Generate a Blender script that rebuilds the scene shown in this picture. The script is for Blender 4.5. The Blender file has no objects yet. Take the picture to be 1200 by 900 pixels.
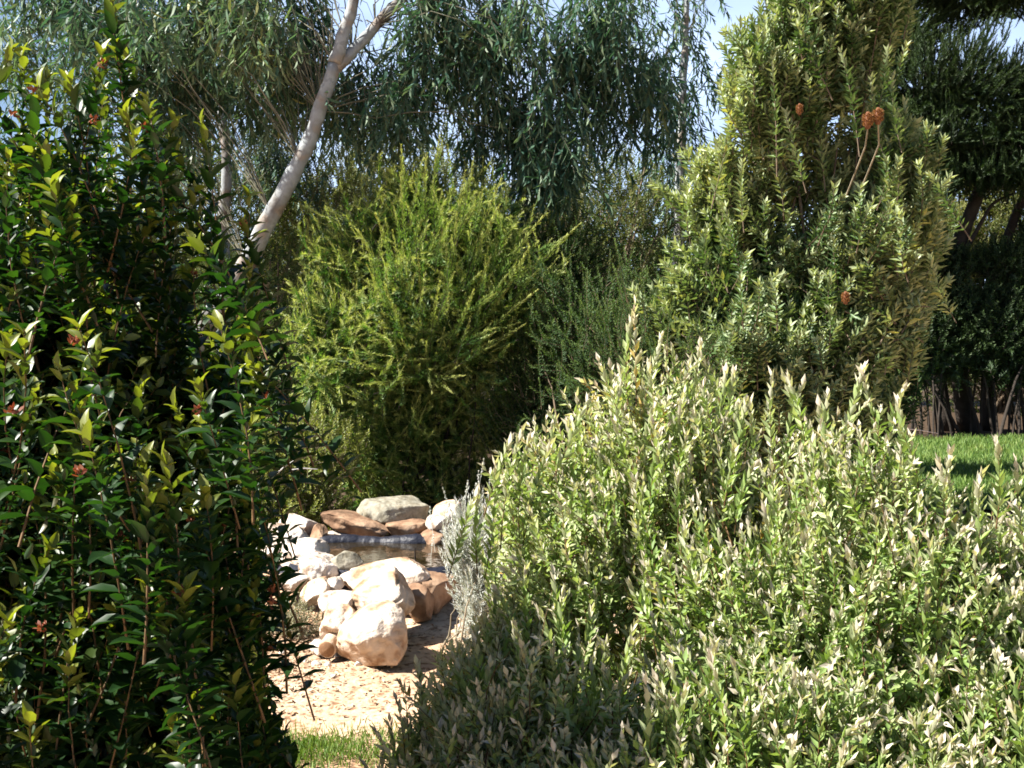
import bpy, math
import numpy as np
from mathutils import Vector

rng = np.random.default_rng(7)
sc = bpy.context.scene
C = sc.collection
R = math.radians

# ------------------------------------------------------------------ camera
F_PX = 1203.0
PITCH = R(2.4)
EYE = np.array([0.0, 0.0, 1.6])
cam_d = bpy.data.cameras.new('camera')
cam = bpy.data.objects.new('camera', cam_d)
C.objects.link(cam)
cam.location = EYE
cam.rotation_euler = (R(90) - PITCH, 0, 0)
cam_d.sensor_width = 36.0
cam_d.lens = 36.0 * F_PX / 1200.0
cam_d.clip_start = 0.05
cam_d.clip_end = 2000
sc.camera = cam
# ------------------------------------------------------------------ world, sun, exposure
SUN_EL, SUN_AZ = R(46), R(-101)          # azimuth from +Y towards +X
sdir = Vector((math.sin(SUN_AZ) * math.cos(SUN_EL), math.cos(SUN_AZ) * math.cos(SUN_EL), math.sin(SUN_EL)))
w = bpy.data.worlds.new('World')
sc.world = w
w.use_nodes = True
nt = w.node_tree
sky = nt.nodes.new('ShaderNodeTexSky')
sky.sky_type = 'NISHITA'
sky.sun_disc = False
sky.sun_elevation = SUN_EL
sky.sun_rotation = SUN_AZ % (2 * math.pi)
sky.air_density = 0.8
sky.dust_density = 0.5
bgn = nt.nodes['Background']
bgn.inputs['Strength'].default_value = 0.05
wtc = nt.nodes.new('ShaderNodeTexCoord')
wmp = nt.nodes.new('ShaderNodeMapping'); wmp.inputs['Scale'].default_value = (1.6, 1.6, 4.0)
wnz = nt.nodes.new('ShaderNodeTexNoise'); wnz.inputs['Scale'].default_value = 1.7; wnz.inputs['Detail'].default_value = 7
wrp = nt.nodes.new('ShaderNodeValToRGB')
wrp.color_ramp.elements[0].position = .20; wrp.color_ramp.elements[1].position = .62
nt.links.new(wtc.outputs['Generated'], wmp.inputs[0]); nt.links.new(wmp.outputs[0], wnz.inputs[0]); nt.links.new(wnz.outputs['Fac'], wrp.inputs[0])
wvd = nt.nodes.new('ShaderNodeVectorMath'); wvd.operation = 'DOT_PRODUCT'      # added bright patch over the far trees, lifts the sky seen there
nt.links.new(wtc.outputs['Generated'], wvd.inputs[0]); wvd.inputs[1].default_value = (0.14, 0.95, 0.28)
wmr = nt.nodes.new('ShaderNodeMapRange'); wmr.inputs[1].default_value = .82; wmr.inputs[2].default_value = .97
nt.links.new(wvd.outputs['Value'], wmr.inputs[0])
wml = nt.nodes.new('ShaderNodeMath'); wml.operation = 'MULTIPLY'
nt.links.new(wrp.outputs[0], wml.inputs[0]); nt.links.new(wmr.outputs[0], wml.inputs[1])
wmx = nt.nodes.new('ShaderNodeMix'); wmx.data_type = 'RGBA'
nt.links.new(wml.outputs[0], wmx.inputs[0]); nt.links.new(sky.outputs[0], wmx.inputs[6])
wmx.inputs[7].default_value = (6.5, 8.2, 11.5, 1)
nt.links.new(wmx.outputs[2], bgn.inputs['Color'])
sun_d = bpy.data.lights.new('sun', 'SUN')
sun_d.energy = 5.0
sun_d.angle = R(0.5)
sun_d.color = (1.0, 0.95, 0.86)
sun = bpy.data.objects.new('sun', sun_d)
C.objects.link(sun)
sun.rotation_euler = (-sdir).to_track_quat('-Z', 'Y').to_euler()
sc.view_settings.view_transform = 'Standard'
sc.view_settings.look = 'None'
sc.view_settings.exposure = 1.7
sc.view_settings.gamma = 1.0
sc.cycles.max_bounces = 6
sc.cycles.diffuse_bounces = 1
sc.cycles.glossy_bounces = 2
sc.cycles.transmission_bounces = 3
sc.cycles.transparent_max_bounces = 4
sc.cycles.use_denoising = True
sc.cycles.filter_width = 1.7


# ------------------------------------------------------------------ helpers
def P(px, py, Y):
    u = (px - 600) / F_PX
    v = (py - 450) / F_PX
    d = np.array([u, math.cos(PITCH) - v * math.sin(PITCH), -math.sin(PITCH) - v * math.cos(PITCH)])
    return EYE + d * (Y / d[1])


def unit(a):
    return a / np.maximum(np.linalg.norm(a, axis=-1, keepdims=True), 1e-9)


def rand_unit(n):
    return unit(rng.normal(size=(n, 3)))


class Geo:
    def __init__(s):
        s.v, s.q, s.t, s.r, s.a, s.n = [], [], [], [], [], 0

    def add(s, v, quads=None, tris=None, r=0.5, a=0.5):
        v = np.asarray(v, dtype=np.float64).reshape(-1, 3)
        n = len(v)
        s.v.append(v)
        s.r.append(np.broadcast_to(np.asarray(r, dtype=np.float32), (n,)))
        s.a.append(np.broadcast_to(np.asarray(a, dtype=np.float32), (n,)))
        if quads is not None and len(quads):
            s.q.append(np.asarray(quads, dtype=np.int64).reshape(-1, 4) + s.n)
        if tris is not None and len(tris):
            s.t.append(np.asarray(tris, dtype=np.int64).reshape(-1, 3) + s.n)
        s.n += n

    def build(s, name, mat, parent=None, smooth=False, origin=None):
        v = np.concatenate(s.v)
        if origin is not None:
            v = v - np.asarray(origin)
        q = np.concatenate(s.q) if s.q else np.zeros((0, 4), np.int64)
        t = np.concatenate(s.t) if s.t else np.zeros((0, 3), np.int64)
        me = bpy.data.meshes.new(name)
        me.vertices.add(len(v))
        me.vertices.foreach_set('co', v.astype(np.float32).ravel())
        loops = np.concatenate([q.ravel(), t.ravel()]).astype(np.int32)
        me.loops.add(len(loops))
        me.loops.foreach_set('vertex_index', loops)
        npoly = len(q) + len(t)
        me.polygons.add(npoly)
        tot = np.concatenate([np.full(len(q), 4), np.full(len(t), 3)]).astype(np.int32)
        st = np.concatenate([[0], np.cumsum(tot)[:-1]]).astype(np.int32)
        me.polygons.foreach_set('loop_start', st)
        me.polygons.foreach_set('loop_total', tot)
        if smooth:
            me.polygons.foreach_set('use_smooth', np.ones(npoly, dtype=bool))
        for nm, arr in (('rnd', s.r), ('age', s.a)):
            at = me.attributes.new(nm, 'FLOAT', 'POINT')
            at.data.foreach_set('value', np.concatenate(arr).astype(np.float32))
        me.materials.append(mat)
        me.update()
        o = bpy.data.objects.new(name, me)
        C.objects.link(o)
        if origin is not None and parent is None:
            o.location = origin
        if parent is not None:
            o.parent = parent
        return o


def tag(o, label=None, cat=None, group=None, kind=None):
    if label: o['label'] = label
    if cat: o['category'] = cat
    if group: o['group'] = group
    if kind: o['kind'] = kind
    return o


def empty(name, loc, label, cat, group=None):
    o = bpy.data.objects.new(name, None)
    C.objects.link(o)
    o.location = tuple(float(c) for c in loc)
    o.empty_display_size = 0.1
    return tag(o, label, cat, group)


# leaf templates: x half width, y along, z up
T_BROAD = (np.array([[0, 0, 0], [-.42, .22, .05], [.42, .22, .05], [0, .28, -.05], [-.5, .55, .03], [.5, .55, .03],
                     [0, .6, -.06], [-.24, .84, -.11], [.24, .84, -.11], [0, 1, -.26]]),
           [[0, 3, 4, 1], [0, 2, 5, 3], [3, 6, 7, 4], [3, 5, 8, 6]], [[6, 9, 7], [6, 8, 9]])
T_FOLD = (np.array([[0, 0, 0], [-.5, .45, .09], [.5, .45, .09], [0, 1, 0.02], [0, .5, -.05]]),
          None, [[0, 4, 1], [0, 2, 4], [4, 3, 1], [4, 2, 3]])
T_OVAL = (np.array([[0, 0, 0], [-.4, .25, .02], [.4, .25, .02], [-.48, .68, .0], [.48, .68, 0], [0, 1, -.05]]),
          [[1, 2, 4, 3]], [[0, 2, 1], [3, 4, 5]])
T_NEEDLE = (np.array([[-.5, 0, 0], [.5, 0, 0], [0, 1, 0]]), None, [[0, 1, 2]])
T_SICKLE = (np.array([[0, 0, 0], [-.4, .3, 0], [.55, .35, .02], [-.35, .7, -.05], [.35, .7, -.03], [-.6, 1, -.1]]),
            [[1, 2, 4, 3]], [[0, 2, 1], [3, 4, 5]])


def leaves(g, tpl, pos, d, n, L, W, r, a):
    tv, q, t = tpl
    N = len(pos)
    d = unit(d)
    n = unit(n - (n * d).sum(-1, keepdims=True) * d)
    sd = np.cross(d, n)
    L = np.broadcast_to(np.asarray(L, float), (N,))[:, None, None]
    W = np.broadcast_to(np.asarray(W, float), (N,))[:, None, None]
    v = pos[:, None] + d[:, None] * tv[None, :, 1:2] * L + sd[:, None] * tv[None, :, 0:1] * W + n[:, None] * tv[None, :, 2:3] * L
    k = len(tv)
    off = (np.arange(N) * k)[:, None, None]
    Q = (np.array(q)[None] + off).reshape(-1, 4) if q is not None else None
    T = (np.array(t)[None] + off).reshape(-1, 3) if t is not None else None
    g.add(v, Q, T, np.repeat(np.broadcast_to(r, (N,)), k), np.repeat(np.broadcast_to(a, (N,)), k))


def tubes(g, pts, rad, sides=4, r=None, cap=False):
    """pts (S,P,3) rad (S,P)"""
    S, Pn, _ = pts.shape
    tg = unit(np.gradient(pts, axis=1))
    ref = np.where(np.abs(tg[..., 2:3]) > .9, np.array([1., 0, 0]), np.array([0, 0, 1.]))
    ref = np.broadcast_to(ref[:, :1], tg.shape)
    s1 = unit(np.cross(tg, ref))
    s2 = np.cross(tg, s1)
    an = np.arange(sides) / sides * 2 * np.pi
    v = pts[:, :, None] + rad[:, :, None, None] * (s1[:, :, None] * np.cos(an)[None, None, :, None] + s2[:, :, None] * np.sin(an)[None, None, :, None])
    i = np.arange(Pn - 1)[:, None]
    j = np.arange(sides)[None, :]
    j2 = (j + 1) % sides
    f = np.stack([i * sides + j, i * sides + j2, (i + 1) * sides + j2, (i + 1) * sides + j], -1).reshape(-1, 4)
    Q = (f[None] + (np.arange(S) * Pn * sides)[:, None, None]).reshape(-1, 4)
    rr = rng.random(S) if r is None else np.broadcast_to(r, (S,))
    T = None
    if cap:
        tt = []
        for k in range(1, sides - 1):
            tt.append([0, k + 1, k])
            b = (Pn - 1) * sides
            tt.append([b, b + k, b + k + 1])
        T = (np.array(tt)[None] + (np.arange(S) * Pn * sides)[:, None, None]).reshape(-1, 3)
    g.add(v, Q, T, np.repeat(rr, Pn * sides), .5)


_gd = rng.normal(size=(6, 3)); _gp = rng.uniform(0, 6.28, 6)


def clump(p, freq):
    o = 0
    for k in range(6):
        o = o + np.sin(p @ (_gd[k] * freq) + _gp[k])
    return o / 2.4


def shell(ells, n, rin=.5, zmin=0.05, lump=.10, avoid=.55, cut=None, gap=None):
    """points in the outer shell of a union of ellipsoids ((cx,cy,cz),(rx,ry,rz))"""
    cs = np.array([e[0] for e in ells], float)
    rs = np.array([e[1] for e in ells], float)
    wt = (rs[:, 0] * rs[:, 1] * rs[:, 2]) ** (2 / 3)
    out_p, out_n, have = [], [], 0
    while have < n:
        m = n * 2
        k = rng.choice(len(ells), m, p=wt / wt.sum())
        u = rand_unit(m)
        rr = rin + (1 - rin) * rng.random(m) ** .7
        lm = 1 + lump * (np.sin(u[:, 0] * 7 + k) + np.sin(u[:, 1] * 8 + 2 * k + 1) + np.sin(u[:, 2] * 9 + u[:, 0] * 5)) / 2
        p = cs[k] + u * rs[k] * (rr * lm)[:, None]
        ok = p[:, 2] > zmin
        if gap:
            ok &= clump(p, gap[0]) > gap[1] + (1 - rr) * -3.5
        for j in range(len(ells)):
            dd = np.linalg.norm((p - cs[j]) / rs[j], axis=1)
            ok &= (dd > avoid) | (k == j)
        if cut is not None:
            ok &= cut(p)
        out_p.append(p[ok]); out_n.append(unit(u[ok] / rs[k][ok])); have += ok.sum()
    return np.concatenate(out_p)[:n], np.concatenate(out_n)[:n]


def bezier(a, b, c, s):
    s = s[None, :, None]
    return a[:, None] * (1 - s) ** 2 + 2 * b[:, None] * s * (1 - s) + c[:, None] * s ** 2


def shoots(gl, gs, tips, grow, length, K, M, tpl, L, W, ang=(65, 20), stem_r=.002, bend=.15, up=0.0, s0=.1,
           droop=0.0, jitter=.15, flat=False, tipshrink=.55, face_up=0.0, sides=3, rshift=None):
    """leafy twigs ending at tips; K nodes with M leaves each"""
    S = len(tips)
    grow = unit(grow)
    ln = (length * rng.uniform(.7, 1.25, S))[:, None]
    base = tips - grow * ln
    ctrl = (tips + base) / 2 + rand_unit(S) * ln * bend + np.array([0, 0, -1.]) * ln * up
    ctrl[:, 2] += droop * ln[:, 0]
    sp = np.linspace(0, 1, 5)
    if gs is not None:
        pts = bezier(base, ctrl, tips, sp)
        rad = np.broadcast_to(stem_r * (1.15 - .8 * sp)[None], (S, 5)) * rng.uniform(.8, 1.3, (S, 1))
        tubes(gs, pts, rad, sides)
    s = s0 + (1 - s0) * (np.arange(K) + .5) / K
    pos = bezier(base, ctrl, tips, s)
    tan = unit(2 * ((1 - s)[None, :, None] * (ctrl - base)[:, None] + s[None, :, None] * (tips - ctrl)[:, None]))
    ref = rand_unit(S)[:, None]
    e1 = unit(np.cross(tan, np.broadcast_to(ref, tan.shape)))
    e2 = np.cross(tan, e1)
    srnd = np.clip(.5 + .38 * clump(tips, 3.0) + rng.normal(0, .25, S), 0, 1)
    for m in range(M):
        if flat:
            az = np.pi * m + rng.normal(0, .25, (S, K))
        else:
            az = (np.arange(K) * (np.pi / 2 if M == 2 else 2.4))[None] + 2 * np.pi * m / M + rng.normal(0, .25, (S, K))
        al = np.radians(ang[0] + (ang[1] - ang[0]) * s ** 1.5)[None] + rng.normal(0, jitter, (S, K))
        rad_ = e1 * np.cos(az)[..., None] + e2 * np.sin(az)[..., None]
        d = tan * np.cos(al)[..., None] + rad_ * np.sin(al)[..., None]
        nrm = tan * np.sin(al)[..., None] - rad_ * np.cos(al)[..., None] + rng.normal(0, .2, d.shape)
        if face_up:
            nrm = nrm + np.array([0, 0, face_up])
        sc_ = (1 - tipshrink * s ** 3)[None] * rng.uniform(.65, 1.15, (S, K))
        r_ = np.clip(srnd[:, None] * .6 + rng.random((S, K)) * .4, 0, 1)
        a_ = np.broadcast_to(s[None], (S, K))
        leaves(gl, tpl, pos.reshape(-1, 3), d.reshape(-1, 3), nrm.reshape(-1, 3), (L * sc_).ravel(), (W * sc_).ravel(), r_.ravel(), a_.ravel())
    return base


def limbs(g, base, targets, r0, spread=.12, sides=5, rise=.55):
    S = len(targets)
    b = np.asarray(base)[None] + rng.normal(0, 1, (S, 3)) * np.array([spread, spread, 0])
    b[:, 2] = base[2] - .03
    c = b + (targets - b) * np.array([.25, .25, rise]) + rng.normal(0, .06, (S, 3))
    s = np.linspace(0, 1, 8)
    pts = bezier(b, c, targets, s)
    pts[:, 1:-1] += rng.normal(0, .008, pts[:, 1:-1].shape)
    rad = r0 * (1 - .8 * s)[None] * rng.uniform(.6, 1.2, (S, 1))
    tubes(g, pts, rad, sides)


# ------------------------------------------------------------------ materials
def new_mat(name):
    m = bpy.data.materials.new(name)
    m.use_nodes = True
    n = m.node_tree
    for x in list(n.nodes):
        if x.type != 'OUTPUT_MATERIAL':
            n.nodes.remove(x)
    return m, n, n.nodes['Material Output'] if 'Material Output' in n.nodes else n.nodes.new('ShaderNodeOutputMaterial')


def ramp(n, fac, stops):
    r = n.nodes.new('ShaderNodeValToRGB')
    el = r.color_ramp.elements
    while len(el) < len(stops):
        el.new(.5)
    for e, (p, c) in zip(el, stops):
        e.position = p
        e.color = (*c, 1)
    if fac is not None:
        n.links.new(fac, r.inputs[0])
    return r.outputs[0]


def mix(n, f, a, b, mode='MIX'):
    m = n.nodes.new('ShaderNodeMix')
    m.data_type = 'RGBA'
    m.blend_type = mode
    for k, v in ((0, f), (6, a), (7, b)):
        if isinstance(v, (int, float)):
            m.inputs[k].default_value = v
        elif isinstance(v, tuple):
            m.inputs[k].default_value = (*v, 1)
        else:
            n.links.new(v, m.inputs[k])
    return m.outputs[2]


def leaf_mat(name, stops, young, y0=.75, rough=.45, tr=.3, spec=.4, trcol=(1.3, 1.35, .5)):
    """stops: colours over the per-leaf random value; young: colour of the newest leaves at the twig tip"""
    m, n, out = new_mat(name)
    at = n.nodes.new('ShaderNodeAttribute'); at.attribute_name = 'rnd'
    ag = n.nodes.new('ShaderNodeAttribute'); ag.attribute_name = 'age'
    col = ramp(n, at.outputs['Fac'], stops)
    af = n.nodes.new('ShaderNodeMapRange')
    af.inputs[1].default_value = y0
    af.inputs[2].default_value = 1.0
    n.links.new(ag.outputs['Fac'], af.inputs[0])
    col = mix(n, af.outputs[0], col, young)
    p = n.nodes.new('ShaderNodeBsdfPrincipled')
    p.inputs['Roughness'].default_value = rough
    p.inputs['Specular IOR Level'].default_value = spec
    n.links.new(col, p.inputs['Base Color'])
    t = n.nodes.new('ShaderNodeBsdfTranslucent')
    tc = mix(n, 1.0, col, trcol, 'MULTIPLY')
    n.links.new(tc, t.inputs['Color'])
    ms = n.nodes.new('ShaderNodeMixShader')
    ms.inputs[0].default_value = tr
    n.links.new(p.outputs[0], ms.inputs[1])
    n.links.new(t.outputs[0], ms.inputs[2])
    n.links.new(ms.outputs[0], out.inputs['Surface'])
    return m


def noise_mat(name, stops, scale=8, rough=.85, bump=.4, bscale=30, detail=6, spec=.3, scale2=None, stops2=None, dist=.02):
    m, n, out = new_mat(name)
    tc = n.nodes.new('ShaderNodeTexCoord')
    nz = n.nodes.new('ShaderNodeTexNoise')
    nz.inputs['Scale'].default_value = scale
    nz.inputs['Detail'].default_value = detail
    n.links.new(tc.outputs['Object'], nz.inputs['Vector'])
    col = ramp(n, nz.outputs['Fac'], stops)
    if stops2:
        n2 = n.nodes.new('ShaderNodeTexNoise')
        n2.inputs['Scale'].default_value = scale2
        n2.inputs['Detail'].default_value = 8
        n.links.new(tc.outputs['Object'], n2.inputs['Vector'])
        col = mix(n, 1.0, col, ramp(n, n2.outputs['Fac'], stops2), 'MULTIPLY')
    p = n.nodes.new('ShaderNodeBsdfPrincipled')
    p.inputs['Roughness'].default_value = rough
    p.inputs['Specular IOR Level'].default_value = spec
    n.links.new(col, p.inputs['Base Color'])
    b = n.nodes.new('ShaderNodeTexNoise')
    b.inputs['Scale'].default_value = bscale
    b.inputs['Detail'].default_value = 8
    n.links.new(tc.outputs['Object'], b.inputs['Vector'])
    bp = n.nodes.new('ShaderNodeBump')
    bp.inputs['Strength'].default_value = bump
    bp.inputs['Distance'].default_value = dist
    n.links.new(b.outputs['Fac'], bp.inputs['Height'])
    n.links.new(bp.outputs[0], p.inputs['Normal'])
    n.links.new(p.outputs[0], out.inputs['Surface'])
    return m


G = lambda *c: tuple(c)
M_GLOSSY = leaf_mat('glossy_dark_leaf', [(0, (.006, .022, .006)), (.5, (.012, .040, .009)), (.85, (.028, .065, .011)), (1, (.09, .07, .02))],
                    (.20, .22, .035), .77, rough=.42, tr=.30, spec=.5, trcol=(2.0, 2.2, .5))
M_SILVER = leaf_mat('silver_green_leaf', [(0, (.13, .21, .06)), (.3, (.24, .33, .10)), (.6, (.40, .45, .24)), (.78, (.56, .55, .44)), (.88, (.52, .42, .16)), (1, (.42, .22, .06))],
                    (.66, .57, .50), .7, rough=.55, tr=.28, spec=.3, trcol=(1.3, 1.5, .5))
M_LAV = leaf_mat('lavender_leaf', [(0, (.42, .46, .40)), (1, (.62, .64, .60))], (.66, .65, .66), .85, rough=.8, tr=.2, spec=.2, trcol=(1.2, 1.2, .8))
M_LIME = leaf_mat('feathery_lime_leaf', [(0, (.03, .08, .02)), (.5, (.085, .18, .035)), (1, (.20, .30, .07))], (.50, .52, .17), .35, rough=.5, tr=.3, trcol=(1.4, 1.6, .6))
M_GREYFINE = leaf_mat('fine_grey_green_leaf', [(0, (.014, .038, .012)), (1, (.05, .10, .03))], (.14, .22, .07), .6, rough=.6, spec=.25, tr=.3)
M_BRIGHT = leaf_mat('small_yellow_green_leaf', [(0, (.08, .12, .02)), (1, (.24, .28, .06))], (.38, .40, .12), .6, rough=.5, tr=.3)
M_BANK = leaf_mat('banksia_leaf', [(0, (.035, .075, .025)), (.4, (.10, .17, .06)), (.85, (.27, .33, .17)), (1, (.42, .42, .12))], (.38, .43, .24), .7, rough=.45, tr=.25)
M_EUC = leaf_mat('eucalyptus_leaf', [(0, (.03, .08, .05)), (.5, (.06, .13, .09)), (.85, (.13, .20, .11)), (1, (.26, .26, .08))], (.16, .21, .12), .7, rough=.5, tr=.25, spec=.35, trcol=(1.2, 1.4, .7))
M_CONIF = leaf_mat('dark_conifer_leaf', [(0, (.012, .03, .012)), (1, (.035, .065, .02))], (.06, .10, .03), .6, rough=.6, tr=.2)
M_OLIVE = leaf_mat('olive_hedge_leaf', [(0, (.04, .065, .018)), (.7, (.12, .15, .04)), (1, (.22, .21, .07))], (.24, .25, .09), .6, rough=.5, tr=.3)
M_GRASS = leaf_mat('lawn_grass', [(0, (.05, .12, .02)), (.7, (.12, .20, .04)), (1, (.24, .26, .08))], (.20, .28, .07), .5, rough=.6, tr=.3)
M_SOFTSILV = leaf_mat('silvery_ground_leaf', [(0, (.18, .19, .11)), (1, (.34, .33, .22))], (.4, .38, .28), .6, rough=.8, tr=.2)
M_BUD = leaf_mat('red_bud', [(0, (.16, .04, .02)), (1, (.28, .11, .05))], (.22, .06, .03), .5, rough=.6, tr=.25, trcol=(1.4, .9, .5))
M_CONE = leaf_mat('orange_banksia_spike', [(0, (.14, .05, .02)), (1, (.28, .13, .04))], (.5, .25, .06), .5, rough=.7, tr=.1, trcol=(1, .8, .4))
M_STEMRED = noise_mat('reddish_twig', [(.3, (.07, .045, .02)), (.7, (.18, .10, .04))], 20, .7, .2)
M_STEM = noise_mat('brown_twig', [(.3, (.08, .055, .035)), (.7, (.20, .15, .10))], 15, .8, .2)
M_STEMPALE = noise_mat('pale_twig', [(.3, (.16, .13, .09)), (.7, (.32, .27, .19))], 15, .8, .2)
M_EUCBR = noise_mat('grey_green_branch', [(.3, (.07, .075, .05)), (.7, (.18, .17, .12))], 8, .8, .2)
M_BARKDARK = noise_mat('dark_bark', [(.3, (.018, .014, .011)), (.7, (.045, .035, .028))], 8, .9, .6)
M_BARKWHITE = noise_mat('smooth_white_bark', [(.33, (.09, .065, .05)), (.42, (.26, .23, .20)), (.47, (.22, .23, .23)), (.56, (.30, .33, .35)), (.58, (.22, .24, .25)), (.8, (.34, .37, .40))], 4.5, .75, .5, 14, 7,
                        scale2=1.8, stops2=[(.40, (.45, .38, .33)), (.46, (1, 1, 1))])
M_ROCK = noise_mat('pale_sandstone', [(.25, (.40, .32, .26)), (.5, (.56, .49, .43)), (.75, (.64, .60, .56))], 3.0, .9, .6, 14, 8, scale2=11, stops2=[(.36, (.42, .34, .28)), (.44, (.85, .8, .75)), (.6, (1.05, 1.05, 1.05))], dist=.06)
M_ROCKBROWN = noise_mat('brown_sandstone', [(.3, (.17, .10, .06)), (.55, (.30, .19, .12)), (.8, (.42, .31, .22))], 3.0, .9, .7, 12, 8, scale2=15, stops2=[(.3, (.6, .5, .45)), (.6, (1, 1, 1))], dist=.03)
M_ROCKGREY = noise_mat('grey_lichened_stone', [(.3, (.20, .19, .15)), (.55, (.32, .30, .24)), (.8, (.42, .38, .30))], 4.0, .9, .7, 14, 8, scale2=22, stops2=[(.35, (.6, .56, .5)), (.6, (1, 1, 1))], dist=.03)
M_ROCKORANGE = noise_mat('orange_stained_boulder', [(.3, (.42, .28, .18)), (.5, (.57, .46, .37)), (.75, (.66, .60, .54))], 2.5, .9, .5, 18, 8, scale2=9, stops2=[(.36, (.5, .38, .28)), (.45, (.85, .78, .7)), (.6, (1.05, 1.05, 1.05))], dist=.05)
M_LINER = noise_mat('dark_blue_pond_liner', [(.3, (.006, .008, .018)), (.7, (.016, .018, .03))], 10, .5, .9, 14, spec=.35)
M_LOGEND = noise_mat('sawn_wood', [(.3, (.16, .08, .04)), (.7, (.30, .17, .09))], 30, .8, .3)
M_LITTER = leaf_mat('dry_leaf_litter', [(0, (.14, .07, .035)), (.5, (.32, .20, .12)), (1, (.52, .42, .32))], (.5, .4, .28), .5, rough=.8, tr=.1, trcol=(1, .9, .7))
M_PEBBLE = noise_mat('white_pebble', [(.3, (.5, .44, .38)), (.7, (.68, .64, .60))], 12, .8, .3)
M_TWIGWHITE = noise_mat('bleached_twig', [(.3, (.4, .38, .36)), (.7, (.6, .58, .56))], 12, .7, .2)

# ------------------------------------------------------------------ ground
def hmap(x, y):
    h = .18 * np.exp(-(((x + .95) / .95) ** 2 + ((y - 6.65) / .75) ** 2) ** 2)
    h = h + .012 * np.sin(x * 3.1 + y * 1.7) + .010 * np.sin(x * 7.3 - y * 5.1 + 1) + .004 * np.sin(x * 19 + y * 23)
    return h


def grid_axis(lo, hi, f0, f1, step):
    inner = np.arange(f0, f1, step)
    a = lo + (f0 - lo) * (1 - np.linspace(1, 0, 22, endpoint=True) ** 2.5)
    b = f1 + (hi - f1) * np.linspace(0, 1, 26) ** 2.5
    return np.concatenate([a[:-1], inner, b])


gx = grid_axis(-300, 300, -5, 9, .07)
gy = grid_axis(-60, 600, .5, 16, .07)
X, Y_ = np.meshgrid(gx, gy)
Z = hmap(X, Y_)
g = Geo()
ny, nx = X.shape
i, j = np.meshgrid(np.arange(ny - 1), np.arange(nx - 1), indexing='ij')
g.add(np.stack([X, Y_, Z], -1), np.stack([i * nx + j, i * nx + j + 1, (i + 1) * nx + j + 1, (i + 1) * nx + j], -1).reshape(-1, 4))
m, n, out = new_mat('sandy_garden_soil')
tc = n.nodes.new('ShaderNodeTexCoord')
n1 = n.nodes.new('ShaderNodeTexNoise'); n1.inputs['Scale'].default_value = 1.2; n1.inputs['Detail'].default_value = 6
n2 = n.nodes.new('ShaderNodeTexNoise'); n2.inputs['Scale'].default_value = 28; n2.inputs['Detail'].default_value = 10
n.links.new(tc.outputs['Object'], n1.inputs[0]); n.links.new(tc.outputs['Object'], n2.inputs[0])
c1 = ramp(n, n1.outputs['Fac'], [(.3, (.36, .22, .14)), (.5, (.50, .34, .23)), (.7, (.58, .43, .31))])
c2 = ramp(n, n2.outputs['Fac'], [(.34, (.42, .34, .28)), (.47, (.95, .93, .9)), (.7, (1.1, 1.1, 1.1))])
col = mix(n, 1.0, c1, c2, 'MULTIPLY')
# the bed beyond the pond: earth and mulch, colour darkened further to stand for shade
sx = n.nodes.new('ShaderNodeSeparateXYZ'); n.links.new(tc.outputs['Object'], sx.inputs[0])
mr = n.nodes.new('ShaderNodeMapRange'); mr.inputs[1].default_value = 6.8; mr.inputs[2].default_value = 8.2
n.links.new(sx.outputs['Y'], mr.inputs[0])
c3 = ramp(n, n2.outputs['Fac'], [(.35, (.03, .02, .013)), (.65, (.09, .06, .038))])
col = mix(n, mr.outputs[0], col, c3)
p = n.nodes.new('ShaderNodeBsdfPrincipled'); p.inputs['Roughness'].default_value = .95; p.inputs['Specular IOR Level'].default_value = .15
n.links.new(col, p.inputs['Base Color'])
bp = n.nodes.new('ShaderNodeBump'); bp.inputs['Strength'].default_value = .8; bp.inputs['Distance'].default_value = .02
n.links.new(n2.outputs['Fac'], bp.inputs['Height']); n.links.new(bp.outputs[0], p.inputs['Normal'])
n.links.new(p.outputs[0], out.inputs['Surface'])
tag(g.build('ground', m, smooth=True), kind='structure')

# lawn sheet far right and its blades
LX0, LX1, LY0, LY1 = 3.8, 15.0, 9.6, 16.6
g = Geo()
lx = np.linspace(LX0, LX1, 60); ly = np.linspace(LY0, LY1, 40)
X, Y_ = np.meshgrid(lx, ly)
edge = .25 * np.sin(Y_ * 2.3) * (X < LX0 + .5)
ny, nx = X.shape
i, j = np.meshgrid(np.arange(ny - 1), np.arange(nx - 1), indexing='ij')
g.add(np.stack([X + edge, Y_, hmap(X, Y_) + .03], -1), np.stack([i * nx + j, i * nx + j + 1, (i + 1) * nx + j + 1, (i + 1) * nx + j], -1).reshape(-1, 4))
tag(g.build('lawn', noise_mat('lawn_soil', [(.3, (.03, .06, .012)), (.7, (.08, .13, .03))], 9, .9, .5), smooth=True), kind='structure')


def grass(name, label, n_, region, h, wd, zoff=0.0, mat=M_GRASS):
    g = Geo()
    x, y = region(n_)
    pos = np.stack([x, y, hmap(x, y) + zoff], -1)
    d = unit(np.stack([rng.normal(0, .35, n_), rng.normal(0, .35, n_), np.ones(n_)], -1))
    patch = .5 + .5 * np.sin(x * 3 + 1) * np.sin(y * 4)
    leaves(g, T_SICKLE, pos, d, rand_unit(n_), h * rng.uniform(.4, 1.3, n_), wd, np.clip(rng.random(n_) * .7 + .3 * patch, 0, 1), rng.random(n_))
    return tag(g.build(name, mat), label, 'grass', kind='stuff')


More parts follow.
